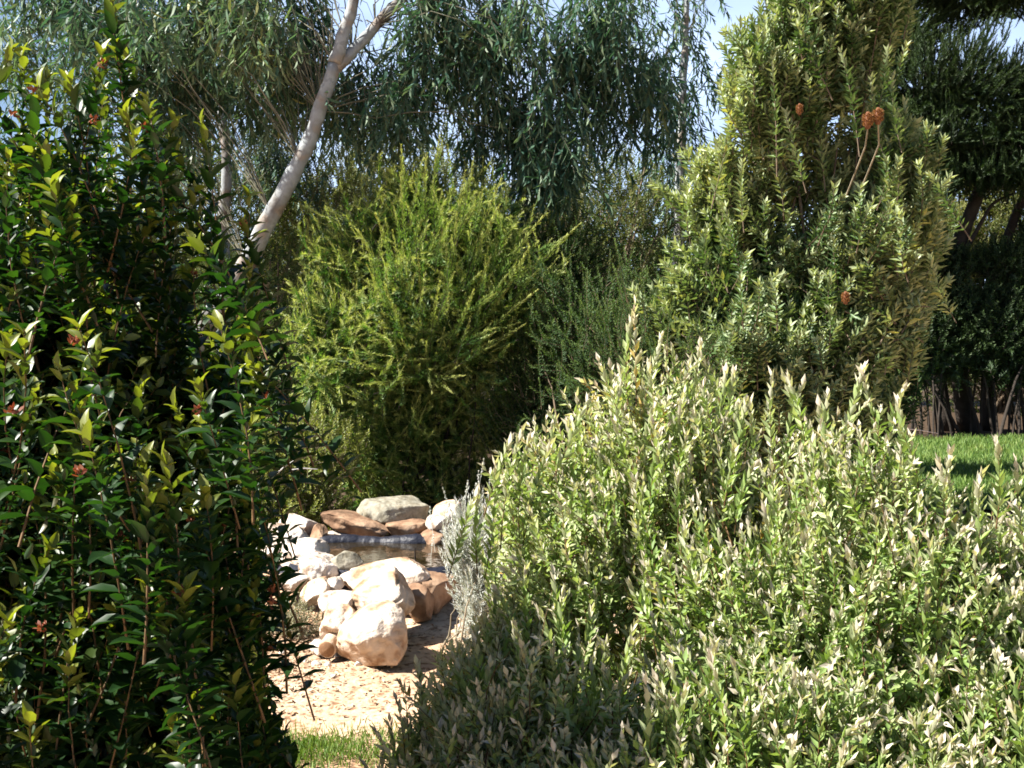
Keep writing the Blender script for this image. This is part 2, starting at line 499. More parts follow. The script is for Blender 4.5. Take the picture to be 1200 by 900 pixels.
grass('lawn_grass', 'bright green mown lawn grass beyond the shrubs', 60000,
      lambda k: (rng.uniform(LX0, LX1, k), rng.uniform(LY0, LY1, k)), .09, .012, .02)
grass('path_grass', 'light green grass tufts at the near edge of the sandy path', 6000,
      lambda k: (rng.normal(-.95, .42, k), 3.95 + .25 * rng.normal(0, .45, k)), .04, .005)

# leaf litter and chips beside the path
g = Geo()
N = 5200
x = np.concatenate([rng.normal(-1.35, .28, N // 2), rng.uniform(-2.6, -.4, N // 2)])
y = np.concatenate([rng.normal(5.1, .38, N // 2), rng.uniform(4.3, 7.2, N // 2)])
pos = np.stack([x, y, hmap(x, y) + .006], -1)
d = unit(rng.normal(size=(N, 3)) * np.array([1, 1, .35]))
leaves(g, T_FOLD, pos, d, rand_unit(N) * .6 + np.array([0, 0, 1]), rng.uniform(.012, .04, N), rng.uniform(.008, .018, N), rng.random(N), rng.random(N))
tag(g.build('leaf_litter', M_LITTER), 'dry brown leaf litter and bark chips beside the sandy path', 'leaf litter', kind='stuff')

# ------------------------------------------------------------------ rocks
def ico(sub):
    import bmesh
    bm = bmesh.new()
    bmesh.ops.create_icosphere(bm, subdivisions=sub, radius=1)
    v = np.array([q.co[:] for q in bm.verts])
    f = np.array([[q.index for q in fc.verts] for fc in bm.faces])
    bm.free()
    return v, f


ICO5, ICO3 = ico(5), ico(3)


def ridge(v, seed, freq):
    r = np.random.default_rng(seed)
    o = np.zeros(len(v))
    for k in range(5):
        dr = r.normal(size=3)
        o -= (1 - np.abs(np.sin(v @ dr * freq * (1 + .5 * k) + r.uniform(0, 6.28) + .8 * np.sin(v @ r.normal(size=3) * 3)))) ** 6 / (1 + .4 * k)
    return o


def snoise(v, seed, freq, amp, octs=4):
    r = np.random.default_rng(seed)
    o = np.zeros(len(v))
    for k in range(octs):
        for _ in range(4):
            dr = r.normal(size=3)
            o += amp * np.sin(v @ dr * freq + r.uniform(0, 6.28)) / 2
        freq *= 2.0
        amp *= .5
    return o


def rock_geo(dims, seed, facets=9, rough=.07, base=ICO5, box=.0):
    r = np.random.default_rng(seed)
    v, f = base
    v = v.copy()
    if box:
        v = np.sign(v) * np.abs(v) ** (1 - box)
        v /= np.abs(v).max()
    for _ in range(facets):
        nrm = r.normal(size=3); nrm /= np.linalg.norm(nrm)
        h = r.uniform(.55, .82)
        dd = v @ nrm - h
        v = np.where((dd > 0)[:, None], v - nrm * dd[:, None] * .92, v)
    v = v * (1 + (snoise(v, seed + 1, 2.2, rough, 6) + .035 * ridge(v, seed + 9, 1.6))[:, None])
    v = (v - (v.max(0) + v.min(0)) / 2) / ((v.max(0) - v.min(0)) / 2)
    g = Geo()
    g.add(v * np.array(dims) / 2, None, f)
    return g


def rock(label, cx, cy, Y, wpx, hpx, dep, mat, rot=0, tilt=0, pitch=0, seed=1, facets=9, rough=.05, box=.0, name='rock', cat='rock', group='rocks edging the pond'):
    s = Y / F_PX
    o = rock_geo((wpx * s * 1.1, dep * 1.25, hpx * s * 1.15), seed, facets, rough, box=box).build(name, mat, smooth=True)
    o.location = P(cx, cy, Y)
    o.rotation_euler = (R(pitch), R(tilt), R(rot))
    return tag(o, label, cat, group)


rock('grey angular rock set on top of the back wall of the pond', 461, 600, 7.3, 78, 30, .34, M_ROCKGREY, seed=3, facets=14, box=.25, tilt=-2)
rock('long brown rock slanting down along the back of the pond', 418, 617, 7.15, 80, 25, .3, M_ROCKBROWN, seed=5, tilt=13, facets=8, box=.2)
rock('squat brown block under the grey rock by the black liner', 477, 622, 7.12, 48, 23, .26, M_ROCKBROWN, seed=8, facets=12, box=.3)
rock('round pale boulder behind the lavender at the back corner', 527, 601, 7.2, 38, 26, .3, M_ROCKORANGE, seed=9, facets=6)
rock('small rounded rock between pale boulder and pond', 513, 614, 6.95, 26, 20, .18, M_ROCK, seed=12, facets=6)
rock('flat tan rock at the back of the left pile beside the small shrub', 350, 614, 7.1, 46, 22, .3, M_ROCK, seed=15, tilt=8, facets=9)
rock('knobbly fist sized rock where the left pile meets the long brown rock', 374, 626, 6.95, 19, 21, .15, M_ROCKBROWN, seed=18, facets=6)
rock('thin tan slab lying low under the long brown rock', 400, 629, 7.15, 44, 12, .15, M_ROCK, seed=20, tilt=10, facets=8, box=.2)
rock('large smooth tan boulder of the left pile with shadow beneath', 337, 631, 6.7, 64, 28, .32, M_ROCK, seed=22, tilt=12, facets=7)
rock('broad pitted tan boulder at the left end of the water', 354, 648, 6.35, 58, 30, .32, M_ROCK, seed=25, tilt=-10, facets=9, rough=.07)
rock('tan cobble almost hidden by the glossy shrub beside the left pile', 316, 650, 6.4, 28, 22, .2, M_ROCK, seed=27, facets=7)
rock('white rounded boulder in the middle of the near rock edge', 374, 668, 6.05, 46, 33, .3, M_ROCK, seed=30, facets=7)
rock('pale grey pointed rock touching the pond water', 404, 661, 6.15, 38, 26, .22, M_ROCKGREY, seed=33, tilt=15, facets=10)
rock('long cream capping slab on the near side of the water', 450, 674, 5.95, 112, 31, .34, M_ROCKORANGE, seed=36, tilt=-3, facets=9, box=.3, rot=4)
rock('low pale slab at the outer foot of the white boulder', 342, 681, 5.95, 42, 19, .26, M_ROCK, seed=39, facets=9, tilt=6, box=.2)
rock('wedge shaped tan rock leaning under the white boulder', 370, 694, 5.7, 38, 26, .2, M_ROCKORANGE, seed=42, tilt=-28, facets=10, box=.2)
rock('fist sized tan rock jammed beneath the capping slab', 392, 687, 5.75, 20, 22, .16, M_ROCK, seed=45, facets=10)
rock('pinkish oval rock between the wedge rock and flat slab', 397, 706, 5.5, 46, 27, .24, M_ROCK, seed=48, tilt=-14, facets=6)
rock('flat topped cream slab lying under the capping slab', 446, 701, 5.45, 72, 38, .36, M_ROCKORANGE, seed=51, tilt=-16, pitch=14, facets=8, box=.25)
rock('tan and orange rock beside the sawn log', 397, 731, 5.25, 42, 40, .24, M_ROCKORANGE, seed=54, tilt=-30, facets=9, rough=.07)
rock('largest cream boulder standing upright at the end of the path', 441, 748, 5.1, 88, 70, .40, M_ROCKORANGE, seed=92, tilt=-34, facets=12, rough=.04)
rock('small white stone at the foot of the log', 372, 757, 5.2, 20, 17, .12, M_ROCK, seed=60, facets=8)
rock('dark brown rock in the shade under the capping slab', 487, 706, 5.75, 40, 42, .2, M_ROCKBROWN, seed=63, facets=9)
rock('added brown rock standing in for shadow at the near right end of the water half behind the lavender', 508, 694, 5.95, 62, 46, .3, M_ROCKBROWN, seed=77, facets=9)  # added rock, its brown stands in for shadow over the basin edge
rock('brown rock at the back right corner below the round boulder', 506, 632, 6.9, 30, 22, .2, M_ROCKBROWN, seed=66, facets=9)
# lower course that carries the back wall, in dark shade under it
for k, (lab, cx, w_) in enumerate((('dark shaded footing rock under the left of the back wall', 400, 60), ('dark shaded footing rock under the right of the back wall', 465, 70))):
    rock(lab, cx, 640, 7.3, w_, 28, .2, M_ROCKBROWN, seed=70 + k, box=.3)

for k, (cx, cy, s_, lab) in enumerate(((357, 776, 10, 'white pebble on the litter nearest the glossy shrub'), (371, 781, 12, 'larger white pebble near the foot of the big boulder'),
                                       (384, 784, 8, 'small pale pebble on the sand by the big boulder'), (396, 774, 9, 'pale pebble between the log and big boulder'),
                                       (330, 768, 8, 'small tan pebble half under dry leaves'), (391, 800, 7, 'tiny tan pebble lying on the open path'),
                                       (420, 786, 9, 'round pebble against the front of the big boulder'))):
    Yb = 1.6 * F_PX / (cy - 400)
    pb = P(cx, cy, Yb)
    gg = rock_geo((s_ * Yb / F_PX,) * 2 + (s_ * Yb / F_PX * .65,), 80 + k, 5, .05, ICO3)
    o = gg.build('pebble', M_PEBBLE, smooth=True)
    o.location = (pb[0], pb[1], hmap(pb[0], pb[1]) + .008)
    tag(o, lab, 'pebble', 'pebbles on the path')

# sawn log
a, b = P(383, 761, 5.05), P(402, 722, 5.45)
lg = empty('log', a, 'short orange brown sawn log end lying between rocks', 'log')
g = Geo()
s = np.linspace(0, 1, 8)
pts = (a - a)[None] + (b - a)[None] * s[:, None]
pts[:, 0] += .015 * np.sin(s * 3)
tubes(g, pts[None], np.full((1, 8), .046) * (1 + .06 * np.sin(s * 9))[None], 14, cap=True)
g.build('bark', M_ROCKORANGE, lg, smooth=True)
g = Geo()
tubes(g, np.array([[(a - b) * .012, (a - b) * .004]]) / 1.0, np.array([[.040, .042]]), 14, cap=True)
g.build('sawn_face', M_LOGEND, lg)

# pond: water, basin and liner roll
PW = np.array([P(372, 648, 6.5)[0], -.25])
m, n, out = new_mat('pond_water')
p = n.nodes.new('ShaderNodeBsdfPrincipled')
p.inputs['Base Color'].default_value = (.02, .014, .006, 1)
p.inputs['Roughness'].default_value = .06
p.inputs['Specular IOR Level'].default_value = .6
tc = n.nodes.new('ShaderNodeTexCoord')
nz = n.nodes.new('ShaderNodeTexNoise'); nz.inputs['Scale'].default_value = 9; nz.inputs['Detail'].default_value = 3
n.links.new(tc.outputs['Object'], nz.inputs[0])
bp = n.nodes.new('ShaderNodeBump'); bp.inputs['Strength'].default_value = .25; bp.inputs['Distance'].default_value = .02
n.links.new(nz.outputs['Fac'], bp.inputs['Height']); n.links.new(bp.outputs[0], p.inputs['Normal'])
n.links.new(p.outputs[0], out.inputs['Surface'])
WZ = .245
an = np.linspace(0, 2 * np.pi, 48, endpoint=False)
wc = np.array([-.80, 6.50, WZ])
ring = wc + np.stack([.72 * np.cos(an) * (1 + .08 * np.sin(3 * an)), .50 * np.sin(an) * (1 + .06 * np.sin(2 * an)), 0 * an], -1)
g = Geo()
g.add(np.concatenate([[wc], ring]), None, [[0, k + 1, (k + 1) % 48 + 1] for k in range(48)])
tag(g.build('pond_water', m), kind='structure')
pl = empty('pond_liner', (wc[0], wc[1], .05), 'dark blue black plastic liner rolled along the back of the pond', 'pond liner')
g = Geo()
lo = ring.copy(); lo[:, 2] = .10
hi = wc + (ring - wc) * 1.02; hi[:, 2] = WZ + .008
mid = ring.copy() * 1.0; mid[:, 2] = WZ - .01
lo2 = hi.copy(); lo2[:, :2] = wc[:2] + (ring - wc)[:, :2] * 1.06; lo2[:, 2] = .12
vv = np.concatenate([mid, hi, lo2]) - np.array([wc[0], wc[1], .05])
k = np.arange(48); k2 = (k + 1) % 48
g.add(vv, np.concatenate([np.stack([k, k2, k2 + 48, k + 48], -1), np.stack([k + 48, k2 + 48, k2 + 96, k + 96], -1)]))
g.build('basin_edge', M_LINER, pl, smooth=True)
g = Geo()
s = np.linspace(0, 1, 40)
pts = P(376, 641, 6.88)[None] * (1 - s)[:, None] + P(505, 638, 6.9)[None] * s[:, None] - np.array([wc[0], wc[1], .05])
pts[:, 2] += .010 * np.sin(s * 9) + .01
pts[:, 1] += .03 * np.sin(s * 5)
tubes(g, pts[None], (.058 + .002 * np.sin(s * 31) + .0015 * np.sin(s * 67))[None], 14, cap=True)
g.build('liner_roll', M_LINER, pl, smooth=True)
# thin stake in the water
o = Geo()
a = P(487, 664, 6.25); b = P(486, 642, 6.25)
tubes(o, np.array([[a, a * .5 + b * .5, b]]) - a, np.array([[.006, .005, .004]]), 5)
o = o.build('stake', M_BARKDARK); o.location = a
tag(o, 'thin dark stick standing up in the pond water', 'stake')

print('setting done')


# ------------------------------------------------------------------ plants
def plant(name, label, cat, base, ells, n, grow, shoot, mat, stem_mat, nlimb=20, limb_r=.01, rin=.5, lump=.1, zmin=.05,
          avoid=.55, group=None, parts=('foliage', 'stem'), spread=.12, extra=None, cut=None, stems_on=True, gap=None):
    """grow = (outward, up, random) weights of the twig direction"""
    base = np.array([base[0], base[1], hmap(base[0], base[1]) if len(base) < 3 else base[2]], float)
    root = empty(name, base, label, cat, group)
    gl, gs = Geo(), Geo()
    p_, o_ = shell(ells, n, rin, zmin, lump, avoid, cut, gap)
    d = o_ * grow[0] + np.array([0, 0, 1.]) * grow[1] + rand_unit(n) * grow[2]
    b = shoots(gl, gs if stems_on else None, p_, d, **shoot)
    if extra is not None:
        extra(gl, gs)
    k = rng.choice(n, min(nlimb, n), replace=False)
    if nlimb:
        limbs(gs, base, b[k], limb_r, spread)
    gl.build(parts[0], mat, root, origin=base)
    if gs.n:
        gs.build(parts[1], stem_mat, root, smooth=True, origin=base)
    return root, base


def E(px, py, Y, rx, ry, rz):
    return (tuple(P(px, py, Y)), (rx, ry, rz))


# --- glossy dark shrub, near left
lab = 'tall dark glossy leaved shrub with red brown buds nearest the camera'
LS_E = [((-1.62, 2.55, .75), (1.0, .8, 1.05)), ((-1.50, 2.75, 1.50), (.75, .6, .66)), ((-1.00, 2.35, .5), (.45, .5, .8)),
        ((-1.08, 2.5, 1.2), (.42, .45, .62)), ((-1.75, 1.75, .8), (.75, .6, .95)), ((-.95, 2.55, .25), (.5, .5, .45)), ((-1.5, 2.3, 1.3), (.6, .5, .6)), ((-2.75, 2.1, 1.05), (.8, 1.1, 1.40)), ((-1.65, 2.9, 1.75), (.55, .5, .55)), ((-1.0, 2.7, 1.35), (.45, .4, .5)), ((-1.32, 2.75, 1.78), (.46, .42, .48)), ((-1.25, 2.6, 1.55), (.45, .42, .5))]  # off-frame lobes at far left are added to cast shade on both shrubs
tips = [(90, 378, 1.75), (28, 385, 1.8), (232, 452, 1.9), (165, 452, 1.95), (100, 505, 1.7), (330, 388, 2.2), (128, 2, 2.35), (25, 65, 2.3), (42, 95, 2.2),
        (172, 115, 2.3), (120, 60, 2.3), (232, 262, 2.4), (285, 262, 2.5), (215, 690, 1.7), (12, 725, 1.7), (372, 862, 2.0), (338, 660, 2.1), (320, 700, 2.0),
        (150, 565, 1.9), (268, 560, 2.0), (300, 640, 2.1), (225, 600, 1.9), (60, 640, 1.8), (345, 740, 2.2), (380, 800, 2.3), (310, 310, 2.4), (60, 215, 2.1),
        (175, 190, 2.3), (10, 180, 2.2), (330, 480, 2.3), (140, 805, 1.9), (310, 800, 2.0), (205, 140, 2.35), (300, 430, 2.1), (30, 560, 1.9), (195, 540, 1.75)]
tips = np.array([P(*t) for t in tips])
tips[:, 0] = np.minimum(tips[:, 0], -.235 * tips[:, 1])


def extra_ls(gl, gs):
    S = len(tips)
    for q in range(4):
        t = tips + (rng.normal(0, .07, (S, 3)) - np.array([0, -.05, .07])) * (q > 0)
        t[:, 0] = np.minimum(t[:, 0], -.255 * t[:, 1])
        d = np.array([-.02, 0, 1.]) + rng.normal(0, .20, (S, 3))
        shoots(gl, gs, t, d, .40, 16, 2, T_BROAD, .064, .027, ang=(78, 25), stem_r=.0022, bend=.12, tipshrink=.35, face_up=.3, sides=5, jitter=.28)
        # young leaves in the axils
        shoots(gl, None, t, d, .40, 18, 2, T_BROAD, .030, .011, ang=(45, 20), bend=.12, tipshrink=.2, sides=5, jitter=.4)


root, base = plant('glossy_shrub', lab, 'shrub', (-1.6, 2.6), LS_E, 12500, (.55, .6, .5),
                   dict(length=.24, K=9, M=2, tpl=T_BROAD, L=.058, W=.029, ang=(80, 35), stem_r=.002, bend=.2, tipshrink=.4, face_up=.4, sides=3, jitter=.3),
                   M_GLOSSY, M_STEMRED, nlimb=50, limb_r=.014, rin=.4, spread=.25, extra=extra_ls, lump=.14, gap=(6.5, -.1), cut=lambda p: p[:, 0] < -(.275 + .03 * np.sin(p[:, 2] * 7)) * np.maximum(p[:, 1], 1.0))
bud_meshes = []
for k in range(4):
    g = Geo()
    c_ = rng.normal(0, .004, (14, 3))
    dd = unit(rand_unit(14) + np.array([0, 0, .8]))
    leaves(g, T_OVAL, c_, dd, rand_unit(14), rng.uniform(.008, .017, 14), .006, rng.random(14), .3)
    bud_meshes.append(g)
bp_ = np.concatenate([tips[:26] - np.array([0, .01, .03]) * rng.uniform(0, 6, (26, 1)), shell(LS_E, 45, .93, .3)[0]])
bud0 = None
protos = [bud_meshes[k].build('bud_cluster', M_BUD, root) for k in range(4)]
for k, q in enumerate(bp_):
    o = protos[k] if k < 4 else protos[k % 4].copy()
    if k >= 4:
        C.objects.link(o); o.parent = root
    o.location = q - base
    o.rotation_euler = (0, 0, k * 1.3)

# --- silvery green shrub, near right
RS_E = [((.48, 3.45, .50), (.66, .7, 1.02)), ((.95, 3.0, .42), (.70, .75, .93)), ((1.62, 2.85, .32), (.75, .75, .85)),
        ((.14, 2.85, .22), (.55, .55, .66)), ((.62, 2.35, .20), (.70, .55, .68)), ((2.2, 2.9, .32), (.7, .7, .83)), ((1.3, 2.3, .2), (.7, .5, .68)), ((-.06, 2.75, .12), (.40, .45, .58)), ((.02, 3.3, .3), (.34, .38, .48))]
rt = [(740, 372, 3.45), (690, 465, 3.3), (612, 505, 3.2), (905, 440, 3.3), (1012, 432, 3.0), (1052, 470, 2.9), (925, 445, 3.2), (880, 470, 3.1), (775, 395, 3.4), (820, 405, 3.4),
      (1100, 540, 2.8), (1150, 555, 2.8), (1190, 540, 2.7), (970, 460, 3.0), (645, 520, 3.2), (560, 580, 3.1), (590, 560, 3.2), (850, 435, 3.3), (715, 430, 3.4), (1040, 520, 2.9), (985, 520, 2.9)]
rt = np.array([P(*t) for t in rt])


def extra_rs(gl, gs):
    q_, u_ = shell(RS_E, 1100, .75, .1, .1, .6, gap=(7.5, -.25))
    shoots(gl, gs, q_, u_ * .35 + np.array([0, 0, .9]) + rand_unit(1100) * .25, .26, 14, 2, T_FOLD, .050, .018, ang=(48, 12), stem_r=.002, bend=.12, tipshrink=.25, jitter=.22)
    q_, u_ = shell(RS_E, 260, .8, .1, .1, .6)
    shoots(gl, gs, q_, u_ * .5 + np.array([0, 0, .7]) + rand_unit(260) * .5, .30, 3, 2, T_FOLD, .035, .010, ang=(80, 50), stem_r=.002, bend=.25, tipshrink=.3, jitter=.5)
    for rep in range(2):
        S = len(rt)
        j = rng.normal(0, .035, (S, 3)) * (rep > 0)
        shoots(gl, gs, rt + j, np.array([0, 0, 1.]) + rng.normal(0, .15, (S, 3)), .30, 15, 2, T_FOLD, .050, .019, ang=(48, 12), stem_r=.002, bend=.08, tipshrink=.2)


plant('silvery_shrub', 'broad silvery green shrub with pinkish upright shoot tips in the sun', 'shrub', (.8, 3.0), RS_E, 12500, (.55, .6, .5),
      dict(length=.20, K=11, M=2, tpl=T_FOLD, L=.040, W=.0155, ang=(58, 20), stem_r=.0018, bend=.18, tipshrink=.3, s0=.05, jitter=.3),
      M_SILVER, M_STEMRED, nlimb=60, limb_r=.012, rin=.5, spread=.3, gap=(6.5, .15), extra=extra_rs, lump=.10, avoid=.6)

# --- lavender
root, base = plant('lavender', 'silvery lavender bush with pale flower spikes beside the pond', 'lavender', (-.22, 5.2),
                   [E(560, 632, 5.2, .22, .24, .24), E(560, 680, 5.15, .15, .2, .25), E(600, 660, 5.1, .25, .25, .33)], 900, (.55, .8, .2),
                   dict(length=.22, K=16, M=2, tpl=T_NEEDLE, L=.034, W=.007, ang=(50, 22), stem_r=.0014, bend=.1, tipshrink=.2),
                   M_LAV, M_STEMPALE, nlimb=20, limb_r=.006, rin=.5, lump=.12)
sp0 = []
for k in range(3):
    g = Geo()
    s = np.linspace(0, 1, 4)
    hgt = .16 + .03 * k
    pts = np.stack([.02 * s ** 2, 0 * s, hgt * s], -1)[None]
    tubes(g, pts, np.full((1, 4), .0012), 3)
    zz = rng.uniform(.6, 1.05, 40)
    leaves(g, T_FOLD, np.stack([.02 * zz ** 2, 0 * zz, hgt * zz], -1), unit(rand_unit(40) + np.array([0, 0, .6])), rand_unit(40), .009, .006, rng.random(40), .9)
    sp0.append(g)
pr = [q.build('flower_spike', M_LAV, root) for q in sp0]
spots = [(545, 578), (553, 590), (562, 582), (548, 600), (571, 572), (558, 568), (576, 588), (520, 612), (510, 625), (585, 575), (566, 596), (530, 600), (505, 640), (538, 592)]
for k, (a_, b_) in enumerate(spots):
    o = pr[k] if k < 3 else pr[k % 3].copy()
    if k >= 3:
        C.objects.link(o); o.parent = root
    o.location = P(a_, b_ + 22, 5.15 + .05 * (k % 3)) - base
    o.rotation_euler = (rng.normal(0, .15), rng.normal(0, .15), k)

# --- small silvery ground plant by the path
plant('ground_cover_clump', 'low silvery clump growing at the foot of the rocks beside the path', 'plant', tuple(P(335, 735, 5.55)[:2]),
      [E(336, 722, 5.55, .22, .22, .14)], 220, (.6, .6, .4), dict(length=.10, K=9, M=2, tpl=T_FOLD, L=.02, W=.008, ang=(60, 30), stem_r=.0012, bend=.2),
      M_SOFTSILV, M_STEMPALE, nlimb=0, rin=.2, zmin=.02)

# --- yellow green small shrub behind left rocks
plant('small_leaved_shrub', 'rounded yellow green small leaved shrub behind the left rock pile', 'shrub', tuple(P(360, 600, 7.7)[:2]),
      [E(362, 530, 7.7, .48, .45, .42), E(305, 545, 7.6, .42, .4, .48), E(340, 590, 7.5, .5, .35, .3)], 1300, (.6, .6, .45),
      dict(length=.20, K=11, M=2, tpl=T_FOLD, L=.036, W=.016, ang=(60, 30), stem_r=.002, bend=.15),
      M_BRIGHT, M_STEMPALE, nlimb=30, limb_r=.01, rin=.4)

# --- feathery lime shrub in the middle
FS_E = [E(560, 260, 8.4, .5, .5, .5), E(480, 330, 8.3, .85, .75, .95), E(560, 360, 8.2, .75, .7, .85), E(400, 400, 8.2, .62, .6, .75), E(500, 250, 8.5, .65, .6, .62),
        E(430, 290, 8.4, .62, .6, .55), E(490, 500, 8.55, .85, .7, .75), E(610, 500, 8.6, .65, .6, .7), E(430, 530, 8.7, .5, .6, .5), E(560, 570, 8.6, .8, .6, .4), E(450, 590, 8.8, .7, .5, .35)]


def arch_plumes(gl, gs):
    pts = [(515, 160), (555, 185), (590, 205), (640, 250), (680, 262), (655, 300), (620, 290), (440, 250), (420, 270), (470, 205), (600, 330), (630, 340), (545, 200), (500, 180), (460, 270),
           (585, 240), (535, 250), (490, 300), (575, 300), (515, 330), (450, 330), (430, 310), (555, 340), (470, 170), (408, 420), (420, 450), (530, 460), (545, 440), (500, 400), (615, 380)]
    t = np.array([P(a_, b_, 7.45 + .25 * rng.random()) for a_, b_ in pts])
    c0 = P(500, 430, 8.0)
    d = unit(t - c0) + np.array([0, 0, .15])
    shoots(gl, gs, t, d, .75, 60, 3, T_FOLD, .045, .006, ang=(60, 22), stem_r=.003, bend=.08, tipshrink=.5, s0=.08)
    for q in range(5):
        shoots(gl, gs, t - unit(d) * rng.uniform(.1, .55, (len(t), 1)) + rng.normal(0, .07, t.shape), d + rng.normal(0, .35, d.shape), .3, 26, 3, T_FOLD, .036, .006, ang=(60, 25), stem_r=.002, bend=.1)


plant('feathery_shrub', 'large feathery lime green shrub with arching plumes behind the pond', 'shrub', tuple(P(490, 600, 8.6)[:2]),
      FS_E, 5000, (.7, .35, .6), dict(length=.36, K=26, M=3, tpl=T_NEEDLE, L=.046, W=.010, ang=(62, 28), stem_r=.0025, bend=.3, tipshrink=.5),
      M_LIME, M_BARKDARK, nlimb=22, limb_r=.018, rin=.35, extra=arch_plumes, lump=.22, gap=(5.2, .7), spread=.25)

# --- dark fine shrub to its right (arching sprays)
def sprays(gl, gs):
    pts = [(680, 352), (700, 345), (718, 310), (735, 345), (790, 350), (830, 345), (850, 348), (870, 395), (880, 420), (860, 440), (668, 370), (810, 380), (665, 440), (690, 470), (845, 375), (875, 440), (720, 280), (750, 320)]
    t = np.array([P(a_, b_, 5.7 + .5 * rng.random()) for a_, b_ in pts])
    d = unit(t - P(770, 520, 6.4))
    shoots(gl, gs, t, d, .5, 44, 2, T_FOLD, .026, .008, ang=(50, 28), stem_r=.0025, bend=.1, tipshrink=.3)
    for q in range(4):
        shoots(gl, gs, t - unit(d) * rng.uniform(.08, .4, (len(t), 1)) + rng.normal(0, .04, t.shape), d + rng.normal(0, .45, d.shape), .2, 20, 2, T_FOLD, .022, .007, ang=(50, 28), stem_r=.0015, bend=.1)


plant('fine_leaved_shrub', 'dark grey green shrub of fine arching sprays between the feathery shrub and the banksia', 'shrub', tuple(P(730, 600, 7.6)[:2]),
      [E(700, 400, 7.7, .75, .65, .95), E(650, 320, 8.6, .6, .5, .75), E(770, 430, 7.3, .75, .6, .75), E(640, 470, 7.9, .6, .6, .7), E(700, 560, 7.7, .8, .6, .5)], 3400, (.6, .5, .4),
      dict(length=.32, K=22, M=2, tpl=T_FOLD, L=.034, W=.012, ang=(60, 32), stem_r=.0018, bend=.22),
      M_GREYFINE, M_STEM, nlimb=50, limb_r=.02, rin=.4, extra=sprays, lump=.15, gap=(4.2, .1), spread=.25)

# --- banksia right
BK_E = [E(935, 250, 7.3, .82, .7, .85), E(855, 350, 7.0, .6, .6, .8), E(1025, 290, 7.1, .58, .6, .7), E(850, 220, 7.5, .42, .4, .5), E(1045, 170, 7.3, .42, .4, .5), E(975, 40, 7.3, .72, .5, .8), E(910, 110, 7.2, .5, .45, .6), E(930, 430, 7.0, .9, .6, .8)]


def bank_up(gl, gs):
    pts = [(885, 100), (905, 75), (935, 30), (960, 15), (985, 10), (1010, 25), (1040, 60), (1062, 52), (920, 130), (950, 110), (1045, 90), (1030, 150), (860, 130), (845, 170), (1085, 170),
           (1090, 205), (1060, 120), (985, 60), (870, 190), (1020, 90), (900, 30), (850, 240), (1075, 270), (1090, 300)]
    t = np.array([P(a_, b_, 6.7 + .5 * rng.random()) for a_, b_ in pts])
    S = len(t)
    d = np.array([0, 0, 1.]) + rng.normal(0, .22, (S, 3))
    shoots(gl, gs, t, d, .62, 15, 4, T_FOLD, .078, .024, ang=(66, 28), stem_r=.004, bend=.1, tipshrink=.2, s0=.12)


root, base = plant('banksia', 'tall banksia with pale green whorled leaves and orange flower spikes', 'tree', tuple(P(940, 560, 7.2)[:2]),
                   BK_E, 3000, (.5, .7, .35), dict(length=.34, K=9, M=4, tpl=T_FOLD, L=.082, W=.026, ang=(72, 34), stem_r=.004, bend=.15, tipshrink=.2),
                   M_BANK, M_STEM, nlimb=16, limb_r=.022, rin=.35, extra=bank_up, lump=.24, gap=(5.0, .55), parts=('crown', 'branch'), spread=.2)
g = Geo()
nn = 700
zz = rng.uniform(0, 1, nn); aa = rng.uniform(0, 6.28, nn)
rr = .022 * np.sqrt(np.clip(1 - (2 * zz - 1) ** 6, .05, 1))
pp = np.stack([rr * np.cos(aa), rr * np.sin(aa), (zz - .5) * .085], -1)
dd = np.stack([np.cos(aa), np.sin(aa), .4 + 0 * aa], -1)
leaves(g, T_NEEDLE, pp * .8, dd, rand_unit(nn), .016, .003, rng.random(nn), rng.random(nn))
tubes(g, np.array([[[0, 0, -.045], [0, 0, -.02], [0, 0, .02], [0, 0, .045]]]), np.array([[.012, .019, .019, .008]]), 10, cap=True)
sp = g.build('flower_spike', M_CONE, root)
for k, (a_, b_, sc_) in enumerate([(1017, 141, 1.15), (1029, 136, 1.15), (991, 349, .9), (937, 128, .8)]):
    o = sp if k == 0 else sp.copy()
    if k:
        C.objects.link(o); o.parent = root
    o.location = P(a_, b_, 6.35 if k < 3 else 6.6) - base
    o.scale = (sc_,) * 3
g = Geo()
for a_, b_, c_, d_ in ((1017, 150, 1014, 172), (1029, 146, 1030, 170)):
    pa, pb_ = P(a_, b_, 6.36) - base, P(c_, d_, 6.5) - base
    tubes(g, np.array([[pa, (pa + pb_) / 2, pb_, pb_ + np.array([0, .35, -.25])]]), np.array([[.004, .005, .005, .006]]), 5)
g.build('branch', M_STEMPALE, root, smooth=True)


# --- trees with trunks
def trunk_geo(g, pts, r, sides=14, wob=.012):
    pts = np.asarray(pts, float)
    n_ = 28
    t = np.linspace(0, len(pts) - 1, n_)
    q = np.stack([np.interp(t, np.arange(len(pts)), pts[:, k]) for k in range(3)], -1)
    for _ in range(3):
        q[1:-1] = (q[:-2] + 2 * q[1:-1] + q[2:]) / 4
    q[1:-1] += np.stack([np.sin(t[1:-1] * 5.1 + r[0] * 99), np.cos(t[1:-1] * 4.3), 0 * t[1:-1]], -1) * wob
    rr = np.interp(t, np.linspace(0, len(pts) - 1, len(r)), r) * (1 + .05 * np.sin(t * 9) + .04 * np.sin(t * 17))
    tubes(g, q[None], rr[None], sides, cap=True)


